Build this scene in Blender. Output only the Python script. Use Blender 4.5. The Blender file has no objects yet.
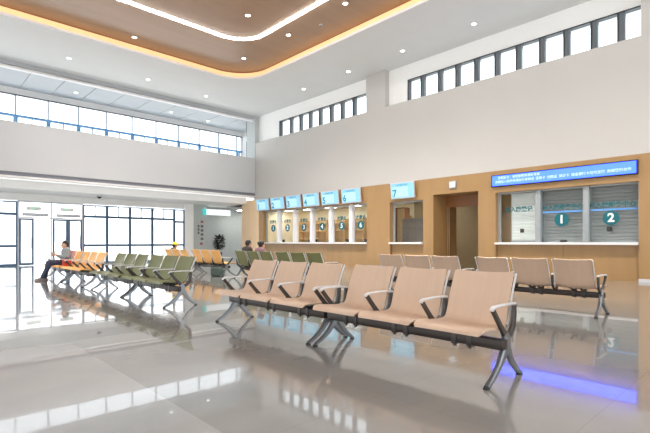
import bpy, bmesh, math, random
from mathutils import Vector, Matrix
random.seed(7)
PI = math.pi
scene = bpy.context.scene
COL = scene.collection
CAM_H = 1.12
FPX = 448.0
FW = Vector((0.6866, 0.7270, 0)); RT = Vector((0.7270, -0.6866, 0))

def on_z(px, py, z):
    """point of a horizontal plane (ceiling) seen at a photograph position"""
    u = (px - 325) / FPX; v = (242 - py) / FPX
    t = (z - CAM_H) / v
    p = (FW + RT * u) * t
    return p.x, p.y

# ------------------------------------------------------------------ materials
def srgb(r, g, b):
    def f(c):
        c /= 255.0
        return c / 12.92 if c <= 0.04045 else ((c + 0.055) / 1.055) ** 2.4
    return (f(r), f(g), f(b), 1)

def mat(name, col, rough=0.5, metal=0.0, var=0.04, scale=8.0, spec=0.5, stretch=None, bump=0.0, coat=0.0):
    m = bpy.data.materials.new(name); m.use_nodes = True
    nt = m.node_tree; n = nt.nodes; l = nt.links
    p = n['Principled BSDF']
    p.inputs['Roughness'].default_value = rough
    p.inputs['Metallic'].default_value = metal
    p.inputs['Specular IOR Level'].default_value = spec
    p.inputs['Coat Weight'].default_value = coat
    tc = n.new('ShaderNodeTexCoord'); mp = n.new('ShaderNodeMapping')
    if stretch: mp.inputs['Scale'].default_value = stretch
    no = n.new('ShaderNodeTexNoise'); no.inputs['Scale'].default_value = scale; no.inputs['Detail'].default_value = 5
    ra = n.new('ShaderNodeValToRGB')
    c = Vector(col[:3])
    a = c * (1 - var); b = c * (1 + var)
    ra.color_ramp.elements[0].position = 0.3; ra.color_ramp.elements[1].position = 0.7
    ra.color_ramp.elements[0].color = (*a, 1); ra.color_ramp.elements[1].color = (*[min(1, x) for x in b], 1)
    l.new(tc.outputs['Object'], mp.inputs['Vector']); l.new(mp.outputs['Vector'], no.inputs['Vector'])
    l.new(no.outputs['Fac'], ra.inputs['Fac']); l.new(ra.outputs['Color'], p.inputs['Base Color'])
    if bump:
        bu = n.new('ShaderNodeBump'); bu.inputs['Strength'].default_value = bump; bu.inputs['Distance'].default_value = 0.01
        l.new(no.outputs['Fac'], bu.inputs['Height']); l.new(bu.outputs['Normal'], p.inputs['Normal'])
    return m

def emit(name, col, strength):
    m = bpy.data.materials.new(name); m.use_nodes = True
    nt = m.node_tree; n = nt.nodes
    p = n['Principled BSDF']
    p.inputs['Base Color'].default_value = (*[0.5 * c for c in col[:3]], 1)
    p.inputs['Emission Color'].default_value = col
    p.inputs['Emission Strength'].default_value = strength
    p.inputs['Roughness'].default_value = 0.4
    return m

def glass_mat(name, tint=(1, 1, 1, 1), refl=1.0):
    m = bpy.data.materials.new(name); m.use_nodes = True
    nt = m.node_tree; n = nt.nodes; l = nt.links
    n.remove(n['Principled BSDF'])
    tr = n.new('ShaderNodeBsdfTransparent'); tr.inputs['Color'].default_value = tint
    gl = n.new('ShaderNodeBsdfGlossy'); gl.inputs['Roughness'].default_value = 0.02
    fr = n.new('ShaderNodeFresnel'); fr.inputs['IOR'].default_value = 1.45
    mu = n.new('ShaderNodeMath'); mu.operation = 'MULTIPLY'; mu.inputs[1].default_value = refl
    mx = n.new('ShaderNodeMixShader')
    ge = n.new('ShaderNodeNewGeometry'); iv = n.new('ShaderNodeMath'); iv.operation = 'SUBTRACT'; iv.inputs[0].default_value = 1.0
    m2 = n.new('ShaderNodeMath'); m2.operation = 'MULTIPLY'
    l.new(ge.outputs['Backfacing'], iv.inputs[1]); l.new(fr.outputs[0], mu.inputs[0])
    l.new(mu.outputs[0], m2.inputs[0]); l.new(iv.outputs[0], m2.inputs[1]); l.new(m2.outputs[0], mx.inputs[0])
    l.new(tr.outputs[0], mx.inputs[1]); l.new(gl.outputs[0], mx.inputs[2])
    l.new(mx.outputs[0], n['Material Output'].inputs['Surface'])
    return m

def floor_mat():
    m = bpy.data.materials.new('polished_stone_floor'); m.use_nodes = True
    nt = m.node_tree; n = nt.nodes; l = nt.links
    p = n['Principled BSDF']
    p.inputs['IOR'].default_value = 1.5
    p.inputs['Coat Weight'].default_value = 0.62; p.inputs['Coat Roughness'].default_value = 0.008; p.inputs['Coat IOR'].default_value = 1.55
    geo = n.new('ShaderNodeNewGeometry')
    sep = n.new('ShaderNodeSeparateXYZ'); l.new(geo.outputs['Position'], sep.inputs[0])
    # large slabs, thin joints
    mp = n.new('ShaderNodeMapping'); mp.inputs['Location'].default_value = (-0.17, 0.3, 0)
    l.new(geo.outputs['Position'], mp.inputs['Vector'])
    br = n.new('ShaderNodeTexBrick'); br.offset = 0.0
    br.inputs['Scale'].default_value = 1.0; br.inputs['Brick Width'].default_value = 1.2; br.inputs['Row Height'].default_value = 1.2
    br.inputs['Mortar Size'].default_value = 0.0022; br.inputs['Mortar Smooth'].default_value = 0.0
    br.inputs['Color1'].default_value = (*FLOOR_A, 1); br.inputs['Color2'].default_value = (*[c * 0.955 for c in FLOOR_A], 1)
    br.inputs['Mortar'].default_value = (*[c * 0.8 for c in FLOOR_A], 1)
    l.new(mp.outputs[0], br.inputs['Vector'])
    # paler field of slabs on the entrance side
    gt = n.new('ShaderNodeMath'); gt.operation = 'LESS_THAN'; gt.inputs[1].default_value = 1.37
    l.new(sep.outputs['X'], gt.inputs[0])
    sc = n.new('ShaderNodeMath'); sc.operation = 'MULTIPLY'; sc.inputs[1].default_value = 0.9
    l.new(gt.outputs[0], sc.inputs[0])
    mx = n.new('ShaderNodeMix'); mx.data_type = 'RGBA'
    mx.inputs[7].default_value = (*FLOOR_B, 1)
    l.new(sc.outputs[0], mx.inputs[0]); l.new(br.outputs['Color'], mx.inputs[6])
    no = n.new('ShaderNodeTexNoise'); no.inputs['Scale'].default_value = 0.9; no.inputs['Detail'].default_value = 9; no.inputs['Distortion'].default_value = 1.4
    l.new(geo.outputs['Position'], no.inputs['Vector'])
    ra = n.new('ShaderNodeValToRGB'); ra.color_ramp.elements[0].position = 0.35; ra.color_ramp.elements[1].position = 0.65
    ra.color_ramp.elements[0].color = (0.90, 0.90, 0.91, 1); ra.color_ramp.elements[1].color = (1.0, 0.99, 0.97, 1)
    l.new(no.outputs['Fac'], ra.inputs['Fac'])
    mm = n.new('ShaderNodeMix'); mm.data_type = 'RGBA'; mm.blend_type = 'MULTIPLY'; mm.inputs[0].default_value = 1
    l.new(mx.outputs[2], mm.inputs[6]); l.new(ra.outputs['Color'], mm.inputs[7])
    l.new(mm.outputs[2], p.inputs['Base Color'])
    p.inputs['Roughness'].default_value = 0.12
    # gentle waviness of polished slabs
    n2 = n.new('ShaderNodeTexNoise'); n2.inputs['Scale'].default_value = 1.6; n2.inputs['Detail'].default_value = 2
    l.new(geo.outputs['Position'], n2.inputs['Vector'])
    bu = n.new('ShaderNodeBump'); bu.inputs['Strength'].default_value = 0.02; bu.inputs['Distance'].default_value = 0.02
    l.new(n2.outputs['Fac'], bu.inputs['Height'])
    l.new(bu.outputs['Normal'], p.inputs['Normal']); l.new(bu.outputs['Normal'], p.inputs['Coat Normal'])
    return m

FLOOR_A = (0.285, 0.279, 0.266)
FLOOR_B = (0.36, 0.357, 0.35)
M = {}
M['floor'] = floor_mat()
M['white'] = mat('white_paint', (0.80, 0.79, 0.78, 1), 0.6, 0, 0.01, 1.5)
M['recess'] = mat('lit_white_paint', (0.94, 0.95, 0.945, 1), 0.6, 0, 0.01, 1.5)  # white paint lightened to carry the stronger light on these surfaces
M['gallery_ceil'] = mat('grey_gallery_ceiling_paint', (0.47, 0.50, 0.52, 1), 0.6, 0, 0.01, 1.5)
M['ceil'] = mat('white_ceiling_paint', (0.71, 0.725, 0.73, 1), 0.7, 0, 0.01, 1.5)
M['upper'] = mat('warm_white_panel', (0.545, 0.535, 0.515, 1), 0.5, 0, 0.015, 0.6)
M['fascia'] = mat('cool_white_panel', (0.585, 0.595, 0.61, 1), 0.5, 0, 0.015, 0.6)
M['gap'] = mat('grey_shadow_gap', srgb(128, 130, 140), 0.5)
M['wood'] = mat('tan_laminate', srgb(166, 132, 88), 0.35, 0, 0.05, 4, stretch=(1, 1, 0.12))
M['wood_lit'] = mat('lit_laminate', srgb(238, 208, 170), 0.4, 0, 0.04, 4, stretch=(1, 1, 0.12))  # tan laminate paled near the windows, daylight put into the colour
M['wood_ceiling'] = mat('brown_ceiling_veneer', srgb(164, 132, 106), 0.34, 0, 0.05, 3, stretch=(0.1, 1, 1))
M['cove'] = emit('warm_cove_glow', (1.0, 0.60, 0.30, 1), 0.8)  # hidden cove tape's glow on the recess side, as one emissive band
M['strip'] = emit('white_led_strip', (1.0, 0.96, 0.92, 1), 38)
M['lamp'] = emit('warm_lamp_lens', (1.0, 0.93, 0.84, 1), 8)
M['soffit_strip'] = emit('cool_led_strip', (0.95, 0.98, 1, 1), 1.5)
M['stone'] = mat('white_sill_stone', (0.82, 0.81, 0.80, 1), 0.25, 0, 0.03, 20)
M['frame'] = mat('blue_grey_aluminium', srgb(74, 102, 130), 0.4, 0.15)
M['frame_flare'] = mat('flared_grey_aluminium', srgb(150, 160, 172), 0.4, 0.1)  # gallery frame colour paled to carry the window flare
M['frame_dark'] = mat('dark_grey_aluminium', srgb(98, 106, 112), 0.4, 0.2)
M['frame_black'] = mat('charcoal_aluminium', srgb(52, 58, 62), 0.45, 0.1)
M['alu'] = mat('pale_anodised_aluminium', srgb(205, 205, 212), 0.4, 0.1)
M['alu_grey'] = mat('grey_anodised_aluminium', srgb(165, 172, 176), 0.4, 0.2)
M['glass'] = glass_mat('clear_glass', (0.97, 0.99, 1, 1))
M['glass_counter'] = glass_mat('counter_glass', (0.95, 0.97, 0.97, 1), 0.45)
M['shutter_white'] = mat('white_roller_shutter', (0.80, 0.82, 0.80, 1), 0.45, 0, 0.03, 3)
M['shutter_grey'] = mat('grey_roller_shutter', (0.30, 0.31, 0.31, 1), 0.45, 0, 0.03, 3)
M['teal'] = mat('teal_film', srgb(0, 104, 116), 0.5)
M['green'] = mat('green_film', srgb(20, 140, 95), 0.5)
M['white_film'] = mat('white_film', (0.9, 0.92, 0.9, 1), 0.5)
M['blue_stripe'] = mat('blue_stripe', srgb(96, 165, 240), 0.4)  # plain blue stripe across the counter panes
M['black'] = mat('black_plastic', (0.012, 0.012, 0.014, 1), 0.4)
M['dark'] = mat('dark_beam_steel', srgb(58, 50, 46), 0.4, 0.3)
M['strut'] = mat('charcoal_strut', srgb(72, 68, 66), 0.4, 0.4)
M['silver'] = mat('silver_casting', (0.24, 0.265, 0.295, 1), 0.3, 0.7)
M['pad'] = mat('pale_silver_pad', (0.62, 0.62, 0.63, 1), 0.35, 0.15)
M['rubber'] = mat('black_rubber', (0.03, 0.03, 0.03, 1), 0.7)
M['beige'] = mat('beige_moulded_plywood', (0.60, 0.44, 0.325, 1), 0.4, 0, 0.03, 5, stretch=(6, 1, 0.4))
M['olive'] = mat('olive_green_moulded_seat', srgb(114, 118, 70), 0.35, 0, 0.05, 5)
M['orange'] = mat('orange_moulded_seat', srgb(246, 186, 104), 0.4, 0, 0.04, 5)
M['orange_red'] = mat('orange_red_moulded_seat', srgb(240, 120, 84), 0.4, 0, 0.04, 5)
M['yellow'] = mat('yellow_moulded_seat', srgb(246, 205, 70), 0.4, 0, 0.04, 5)
M['screen'] = emit('pale_cyan_display', (0.30, 0.66, 0.90, 1), 0.55)
M['screen_bar'] = emit('pale_display_panel', (0.46, 0.78, 0.95, 1), 0.62)
M['screen_ink'] = mat('teal_display_ink', srgb(0, 140, 175), 0.4)
M['led_blue'] = emit('blue_led_panel', (0.022, 0.060, 1.0, 1), 6.0)
M['led_white'] = emit('white_led_letters', (0.62, 0.80, 1.0, 1), 0.95)
M['cream'] = mat('cream_wall', srgb(245, 232, 200), 0.6)
M['cabinet'] = mat('honey_cabinet_wood', srgb(218, 184, 128), 0.4, 0, 0.06, 5, stretch=(1, 1, 0.2))
M['door_wood'] = mat('brown_door_veneer', srgb(140, 92, 52), 0.4, 0, 0.06, 5, stretch=(1, 1, 0.15))
M['khaki'] = mat('khaki_wall_paint', srgb(176, 156, 118), 0.6)
M['grey_wall'] = mat('grey_wall_paint', srgb(190, 196, 196), 0.6)
M['grey_board'] = mat('grey_fabric_board', srgb(150, 140, 132), 0.7)
M['leaf'] = mat('dark_green_leaf', srgb(16, 34, 20), 0.5, 0, 0.2, 8)
M['pot'] = mat('dark_grey_planter', srgb(90, 92, 92), 0.5)
M['diffuser'] = emit('added_light_diffuser', (1.0, 0.96, 0.88, 1), 16)
M['white_mullion'] = mat('white_mullion_coating', (0.86, 0.86, 0.90, 1), 0.4, 0, 0.01)
M['lightbox'] = emit('white_lightbox_face', (0.92, 0.98, 1, 1), 0.7)
M['teal_light'] = emit('teal_lightbox_end', (0.1, 0.75, 0.72, 1), 0.5)
M['exit_green'] = emit('green_exit_letters', (0.3, 0.75, 0.45, 1), 0.8)
M['skin'] = mat('skin', srgb(214, 165, 138), 0.5, 0, 0.04, 20)
M['hair'] = mat('black_hair', (0.015, 0.012, 0.012, 1), 0.5, 0, 0.2, 60)
M['shirt_grey'] = mat('grey_shirt_cloth', srgb(150, 156, 158), 0.8)
M['shirt_dark'] = mat('dark_jacket_cloth', srgb(62, 56, 54), 0.8)
M['shirt_pink'] = mat('mauve_top_cloth', srgb(150, 116, 126), 0.8)
M['jeans'] = mat('dark_blue_trouser_cloth', srgb(62, 70, 92), 0.85)
M['shoe'] = mat('grey_shoe', srgb(150, 140, 140), 0.6)
M['cap'] = mat('yellow_cap', srgb(228, 220, 20), 0.5)
M['red_bag'] = mat('red_bag_cloth', srgb(190, 60, 56), 0.7)
M['bag'] = mat('dark_green_bag_cloth', srgb(82, 98, 92), 0.7)
M['ground'] = mat('pale_concrete_paving', (0.84, 0.83, 0.82, 1), 0.8, 0, 0.06, 2)
M['facade'] = mat('pale_rendered_facade', (0.80, 0.79, 0.78, 1), 0.8)
M['facade_dark'] = mat('grey_facade_window', (0.45, 0.48, 0.52, 1), 0.4)
M['red_mark'] = mat('red_mark', srgb(172, 108, 108), 0.5)
M['grey_mark'] = mat('grey_mark', srgb(110, 114, 118), 0.5)

# ------------------------------------------------------------------ mesh helpers
def new_bm(): return bmesh.new()

def box(bm, x0, x1, y0, y1, z0, z1, bev=0.0, seg=2):
    r = bmesh.ops.create_cube(bm, size=1.0)
    vs = r['verts']
    for v in vs:
        v.co = Vector(((x0 + x1) / 2 + v.co.x * (x1 - x0), (y0 + y1) / 2 + v.co.y * (y1 - y0), (z0 + z1) / 2 + v.co.z * (z1 - z0)))
    if bev > 0:
        es = list({e for v in vs for e in v.link_edges})
        bmesh.ops.bevel(bm, geom=es, offset=bev, segments=seg, profile=0.5, affect='EDGES')
    return bm

def cyl(bm, p0, p1, r0, r1=None, n=20, caps=True):
    r1 = r0 if r1 is None else r1
    p0 = Vector(p0); p1 = Vector(p1); d = (p1 - p0)
    q = d.to_track_quat('Z', 'Y').to_matrix()
    ra, rb = [], []
    for i in range(n):
        a = 2 * PI * i / n
        o = q @ Vector((math.cos(a), math.sin(a), 0))
        ra.append(bm.verts.new(p0 + o * r0)); rb.append(bm.verts.new(p1 + o * r1))
    for i in range(n):
        j = (i + 1) % n
        bm.faces.new((ra[i], ra[j], rb[j], rb[i]))
    if caps:
        bm.faces.new(list(reversed(ra))); bm.faces.new(rb)
    return bm

def sphere(bm, c, rx, ry=None, rz=None, u=20, v=12):
    ry = rx if ry is None else ry; rz = rx if rz is None else rz
    r = bmesh.ops.create_uvsphere(bm, u_segments=u, v_segments=v, radius=1)
    for w in r['verts']:
        w.co = Vector((c[0] + w.co.x * rx, c[1] + w.co.y * ry, c[2] + w.co.z * rz))
    return r['verts']

def capsule(bm, p0, p1, r0, r1):
    cyl(bm, p0, p1, r0, r1, 14)
    sphere(bm, p0, r0, u=14, v=8); sphere(bm, p1, r1, u=14, v=8)

def sweep(bm, pts, secs, x=0.0):
    """bar in the plane x=const through (y,z) points; secs = (width across x, depth) per point, chamfered section"""
    rings = []
    n = len(pts)
    for i, (y, z) in enumerate(pts):
        a = Vector(pts[max(i - 1, 0)]); b = Vector(pts[min(i + 1, n - 1)])
        t = (b - a).normalized(); nn = Vector((-t.y, t.x))
        w, d = secs[i] if isinstance(secs, list) else secs
        w /= 2; d /= 2; c = min(w, d) * 0.45
        sec = [(-w + c, -d), (w - c, -d), (w, -d + c), (w, d - c), (w - c, d), (-w + c, d), (-w, d - c), (-w, -d + c)]
        rings.append([bm.verts.new((x + sx, y + nn.x * sd, z + nn.y * sd)) for sx, sd in sec])
    for i in range(n - 1):
        for k in range(8):
            j = (k + 1) % 8
            bm.faces.new((rings[i][k], rings[i][j], rings[i + 1][j], rings[i + 1][k]))
    bm.faces.new(list(reversed(rings[0]))); bm.faces.new(rings[-1])

def to_mesh(name, bm, m, smooth=True, angle=35):
    bmesh.ops.recalc_face_normals(bm, faces=bm.faces[:])
    me = bpy.data.meshes.new(name); bm.to_mesh(me); bm.free()
    for mm in (m if isinstance(m, (list, tuple)) else [m]): me.materials.append(mm)
    if smooth:
        for p in me.polygons: p.use_smooth = True
        try: me.set_sharp_from_angle(angle=math.radians(angle))
        except Exception: pass
    return me

def obj(name, bm, m, parent=None, smooth=True):
    me = bm if isinstance(bm, bpy.types.Mesh) else to_mesh(name, bm, m, smooth)
    o = bpy.data.objects.new(name, me); COL.objects.link(o)
    if parent: o.parent = parent
    return o

def tag(o, label, cat, group=None, kind=None):
    o['label'] = label; o['category'] = cat
    if group: o['group'] = group
    if kind: o['kind'] = kind
    return o

def thing(name, label, cat, loc=(0, 0, 0), rz=0.0, group=None):
    o = bpy.data.objects.new(name, None); COL.objects.link(o)
    o.location = loc; o.rotation_euler = (0, 0, rz); o.empty_display_size = 0.1
    return tag(o, label, cat, group)

def struct(name, bm, m, label=None, cat=None, parent=None, smooth=False):
    o = obj(name, bm, m, parent, smooth)
    if parent is None:
        o['kind'] = 'structure'
        o['label'] = label or name.replace('_', ' '); o['category'] = cat or name.split('_')[0]
    return o

def sroot(name, label, cat, loc=(0, 0, 0), rz=0):
    o = thing(name, label, cat, loc, rz); o['kind'] = 'structure'; return o

def dup(root, loc, rz=None, label=None, group=None):
    r = root.copy(); COL.objects.link(r); r.location = loc
    if rz is not None: r.rotation_euler = (0, 0, rz)
    if label: r['label'] = label
    if group: r['group'] = group
    for ch in list(root.children):
        c = ch.copy(); COL.objects.link(c); c.parent = r
        for g in list(ch.children):
            d = g.copy(); COL.objects.link(d); d.parent = c
    return r

def eval_to(name, tmp, m):
    dg = bpy.context.evaluated_depsgraph_get()
    dg.update()
    me = bpy.data.meshes.new_from_object(tmp.evaluated_get(dg))
    me.name = name
    old = tmp.data
    bpy.data.objects.remove(tmp)
    me.materials.clear(); me.materials.append(m)
    for p in me.polygons: p.use_smooth = True
    return me

def text_mesh(s, size, m, bold=0.0, extrude=0.002, spacing=1.0, line=1.0):
    cu = bpy.data.curves.new('lettering', 'FONT'); cu.body = s; cu.size = size; cu.extrude = extrude
    cu.offset = bold; cu.align_x = 'CENTER'; cu.align_y = 'CENTER'; cu.space_character = spacing; cu.space_line = line
    cu.resolution_u = 3
    t = bpy.data.objects.new('lettering', cu); COL.objects.link(t)
    me = eval_to('lettering', t, m)
    for p in me.polygons: p.use_smooth = False
    return me

def text_obj(s, size, m, loc, rot, parent=None, name='lettering', **k):
    o = bpy.data.objects.new(name, text_mesh(s, size, m, **k)); COL.objects.link(o)
    o.location = loc; o.rotation_euler = rot
    if parent: o.parent = parent
    return o

FACE_MX = (PI / 2, 0, -PI / 2)      # lettering facing -X
FACE_MY = (PI / 2, 0, 0)            # lettering facing -Y

# ------------------------------------------------------------------ the setting
XW, YF, H = 15.0, 21.8, 8.5        # counter wall, gallery fascia, ceiling
YG = 25.1                          # entrance glazing
X0, Y0 = -9.0, -9.0
WT = 3.586

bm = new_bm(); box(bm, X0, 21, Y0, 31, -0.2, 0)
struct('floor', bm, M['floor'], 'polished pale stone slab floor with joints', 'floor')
bm = new_bm(); box(bm, -60, 60, 31.0, 110, -0.35, -0.05); box(bm, -60, X0, -60, 31, -0.35, -0.05)
struct('floor_outside', bm, M['ground'], 'pale concrete forecourt outside the glazing', 'ground')

# main ceiling with a rounded rectangular opening
CX0, CX1, CY0, CY1, CR = -6.0, 11.7, -6.0, 17.75, 1.5
def rrect(x0, x1, y0, y1, r, n=14):
    pts = []
    for cx, cy, a0 in ((x1 - r, y1 - r, 0), (x0 + r, y1 - r, 90), (x0 + r, y0 + r, 180), (x1 - r, y0 + r, 270)):
        for i in range(n + 1):
            a = math.radians(a0 + 90 * i / n)
            pts.append((cx + r * math.cos(a), cy + r * math.sin(a)))
    return pts

def ring_band(bm, outer, inner, z0, z1):
    """closed solid between two equal-length loops"""
    n = len(outer)
    a = [bm.verts.new((*p, z0)) for p in outer]; b = [bm.verts.new((*p, z0)) for p in inner]
    c = [bm.verts.new((*p, z1)) for p in outer]; d = [bm.verts.new((*p, z1)) for p in inner]
    for i in range(n):
        j = (i + 1) % n
        bm.faces.new((a[i], a[j], b[j], b[i])); bm.faces.new((c[i], d[i], d[j], c[j]))
        bm.faces.new((a[i], c[i], c[j], a[j])); bm.faces.new((b[i], b[j], d[j], d[i]))

bm = new_bm()
inner = rrect(CX0, CX1, CY0, CY1, CR)
outer = [(X0, Y0), (XW + 0.5, Y0), (XW + 0.5, 22.0), (X0, 22.0)]
iv = [bm.verts.new((*p, H)) for p in inner]; ov = [bm.verts.new((*p, H)) for p in outer]
es = [bm.edges.new((iv[i], iv[(i + 1) % len(iv)])) for i in range(len(iv))] + [bm.edges.new((ov[i], ov[(i + 1) % 4])) for i in range(4)]
bmesh.ops.triangle_fill(bm, edges=es, use_beauty=True)
kill = []
for f in bm.faces:
    c = f.calc_center_median()
    if all(v in iv for v in f.verts): kill.append(f)
bmesh.ops.delete(bm, geom=kill, context='FACES')
r = bmesh.ops.extrude_face_region(bm, geom=bm.faces[:])
for v in [g for g in r['geom'] if isinstance(g, bmesh.types.BMVert)]: v.co.z += 0.06
struct('ceiling', bm, M['ceil'], 'white painted main ceiling around the brown panel', 'ceiling')
ZW = H + 0.34
bm = new_bm()
lo = rrect(CX0 - 0.25, CX1 + 0.25, CY0 - 0.25, CY1 + 0.25, CR + 0.25)
vs = [bm.verts.new((*p, ZW)) for p in lo]; bm.faces.new(vs)
r = bmesh.ops.extrude_face_region(bm, geom=bm.faces[:])
for v in [g for g in r['geom'] if isinstance(g, bmesh.types.BMVert)]: v.co.z += 0.06
struct('ceiling_panel', bm, M['wood_ceiling'], 'brown wood veneer panel recessed into the white ceiling', 'ceiling')
bm = new_bm()
ring_band(bm, rrect(CX0 - 0.25, CX1 + 0.25, CY0 - 0.25, CY1 + 0.25, CR + 0.25), rrect(CX0 - 0.12, CX1 + 0.12, CY0 - 0.12, CY1 + 0.12, CR + 0.12), H + 0.06, ZW)
struct('trim_1', bm, M['wood'], 'vertical side of the ceiling recess', 'trim')
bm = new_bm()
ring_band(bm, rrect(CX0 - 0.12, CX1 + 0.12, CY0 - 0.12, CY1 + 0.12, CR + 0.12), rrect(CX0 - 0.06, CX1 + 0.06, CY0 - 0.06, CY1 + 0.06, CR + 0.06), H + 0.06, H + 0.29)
tag(obj('cove_light', bm, M['cove']), 'orange glow of the hidden cove light, put in as a band around the brown ceiling panel', 'light')
bm = new_bm()
ring_band(bm, rrect(CX0 - 0.005, CX1 + 0.005, CY0 - 0.005, CY1 + 0.005, CR), rrect(CX0 + 0.035, CX1 - 0.035, CY0 + 0.035, CY1 - 0.035, CR - 0.03), H - 0.012, H + 0.075)
struct('trim_2', bm, M['white'], 'white bead around the ceiling recess', 'trim')
# white light line inside the brown panel
bm = new_bm()
ring_band(bm, rrect(-3.6, 9.84, -3.6, 14.88, 1.15), rrect(-3.49, 9.73, -3.49, 14.77, 1.04), ZW - 0.025, ZW - 0.0005)
tag(obj('light_strip', bm, M['strip']), 'long white light line with rounded corner in brown ceiling panel', 'light')

# gallery ceiling and entrance soffit
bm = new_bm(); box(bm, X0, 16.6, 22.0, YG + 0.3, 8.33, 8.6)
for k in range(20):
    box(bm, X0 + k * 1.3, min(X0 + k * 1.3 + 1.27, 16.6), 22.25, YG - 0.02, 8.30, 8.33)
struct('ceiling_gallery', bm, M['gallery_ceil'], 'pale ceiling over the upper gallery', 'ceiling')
bm = new_bm(); box(bm, X0, XW, 22.0, 22.25, 8.22, 8.3)
struct('trim_3', bm, M['white'], 'white ledge along the gallery ceiling', 'trim')
bm = new_bm(); box(bm, X0, XW, YF, YF + 0.4, 3.97, 6.0, 0.01)
struct('wall_far_fascia', bm, M['fascia'], 'white gallery parapet wall above the entrance', 'wall')
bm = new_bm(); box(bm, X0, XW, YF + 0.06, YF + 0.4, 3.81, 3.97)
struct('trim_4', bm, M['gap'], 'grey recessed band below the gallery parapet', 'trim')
bm = new_bm(); box(bm, X0, XW, YF, YF + 0.3, 3.72, 3.81)
struct('trim_5', bm, M['white'], 'white edge below the grey band', 'trim')
bm = new_bm(); box(bm, X0, 16.6, YF + 0.4, YG + 0.4, 3.95, 4.15)
struct('floor_gallery', bm, M['white'], 'gallery floor slab', 'floor')
# entrance soffit panels: boards running towards the glass
bm = new_bm()
x = X0
while x < XW + 0.2:
    box(bm, x, min(x + 1.19, XW + 3), 22.75, YG, 3.40, 3.46); x += 1.2
struct('ceiling_entrance', bm, M['recess'], 'white panelled soffit over the entrance', 'ceiling')
bm = new_bm(); box(bm, X0, XW, 22.36, 22.40, 3.73, 3.76)
tag(obj('soffit_light', bm, M['soffit_strip']), 'white light line along the soffit under the parapet', 'light')
bm = new_bm(); box(bm, X0, XW + 0.3, 22.2, 22.8, 3.76, 3.95); box(bm, X0, XW, 22.75, 22.8, 3.46, 3.8)
struct('trim_6', bm, M['recess'], 'white stepped light slot of the soffit', 'trim')
bm = new_bm(); box(bm, X0, 12.2, YG - 0.05, YG + 0.1, 3.07, 3.46)
struct('wall_far_bulkhead', bm, M['recess'], 'white bulkhead above the entrance glazing', 'wall')

# entrance glazing, each bay a window
def window_bay(n, x0, x1, y, zs, fm, label, zb=0.0, fw=0.125, half_top=False):
    r = sroot('window_%d' % n, label, 'window', ((x0 + x1) / 2, y, zb))
    w = (x1 - x0) / 2; zt = zs[-1] - zb
    f = new_bm()
    box(f, -w, -w + fw / 2, -0.05, 0.05, 0, zt); box(f, w - fw / 2, w, -0.05, 0.05, 0, zt)
    for z in zs:
        zz = z - zb
        box(f, -w + fw / 2, w - fw / 2, -0.045, 0.045, max(zz - fw / 2, 0), min(zz + fw / 2, zt))
    if half_top:
        box(f, -0.02, 0.02, -0.03, 0.03, zs[-2] - zb + fw / 2, zt - fw / 2)
    obj('window_frame', f, fm, r, False)
    for a, b in zip(zs[:-1], zs[1:]):
        g = new_bm(); box(g, -w + fw / 2, w - fw / 2, -0.006, 0.006, a - zb + fw / 2, b - zb - fw / 2)
        obj('pane', g, M['glass'], r, False)
    return r
nwin = 1
xs = [-9 + 1.292 * i for i in range(10)] + [3.92]
for a, b in zip(xs[:-1], xs[1:]):
    if b - a < 0.3: continue
    window_bay(nwin, a, b, YG, [0.04, 0.93, 2.43, 3.03], M['frame'], 'entrance glazing bay left of the doors'); nwin += 1
xs = [6.72, 7.87, 9.05, 10.28, 11.57]
for i, (a, b) in enumerate(zip(xs[:-1], xs[1:])):
    window_bay(nwin, a, b, YG, [0.04, 0.95, 2.43, 3.03], M['frame'], 'tall window bay right of the entrance doors, number %d from the doors' % (i + 1), half_top=True); nwin += 1
window_bay(nwin, 11.57, 12.2, YG, [0.04, 0.95, 2.3, 3.03], M['frame'], 'narrow window bay beside the white column'); nwin += 1

# door bays
def door_leaf(n, x0, x1, y, label, zt=2.24):
    r = sroot('door_%d' % n, label, 'door', ((x0 + x1) / 2, y, 0.0))
    w = (x1 - x0) / 2; f = new_bm(); b = 0.085
    box(f, -w, -w + b, -0.03, 0.03, 0.02, zt); box(f, w - b, w, -0.03, 0.03, 0.02, zt)
    box(f, -w + b, w - b, -0.03, 0.03, 0.02, 0.13); box(f, -w + b, w - b, -0.03, 0.03, zt - b, zt)
    obj('door_frame', f, M['frame'], r, False)
    g = new_bm(); box(g, -w + b, w - b, -0.006, 0.006, 0.13, zt - b); obj('pane', g, M['glass'], r, False)
    h = new_bm(); s = w - 0.12
    cyl(h, (s, -0.07, 0.8), (s, -0.07, 1.4), 0.015, n=10); cyl(h, (s, -0.07, 0.85), (s, -0.02, 0.85), 0.01, n=8); cyl(h, (s, -0.07, 1.35), (s, -0.02, 1.35), 0.01, n=8)
    obj('door_handle', h, M['alu'], r)
    return r
door_leaf(1, 3.98, 4.58, YG, 'blue framed glass entrance leaf, leftmost')
door_leaf(2, 5.36, 6.03, YG, 'blue framed glass entrance leaf, middle')
door_leaf(3, 6.04, 6.68, YG, 'blue framed glass entrance leaf nearest the tall windows')
bm = new_bm()
for x in (3.92, 5.27, 6.66):
    box(bm, x, x + 0.06, YG - 0.05, YG + 0.05, 0, 3.07)
box(bm, 3.98, 6.66, YG - 0.04, YG + 0.04, 3.0, 3.07); box(bm, 3.98, 6.66, YG - 0.03, YG + 0.03, 2.25, 2.31)
struct('trim_7', bm, M['alu'], 'pale frame around the entrance doors', 'trim')
bm = new_bm(); box(bm, 3.98, 5.27, YG - 0.006, YG + 0.006, 2.31, 3.0); box(bm, 5.33, 6.66, YG - 0.006, YG + 0.006, 2.31, 3.0)
struct('window_%d' % nwin, bm, M['glass'], 'fanlight panes over the entrance doors', 'window'); nwin += 1
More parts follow.
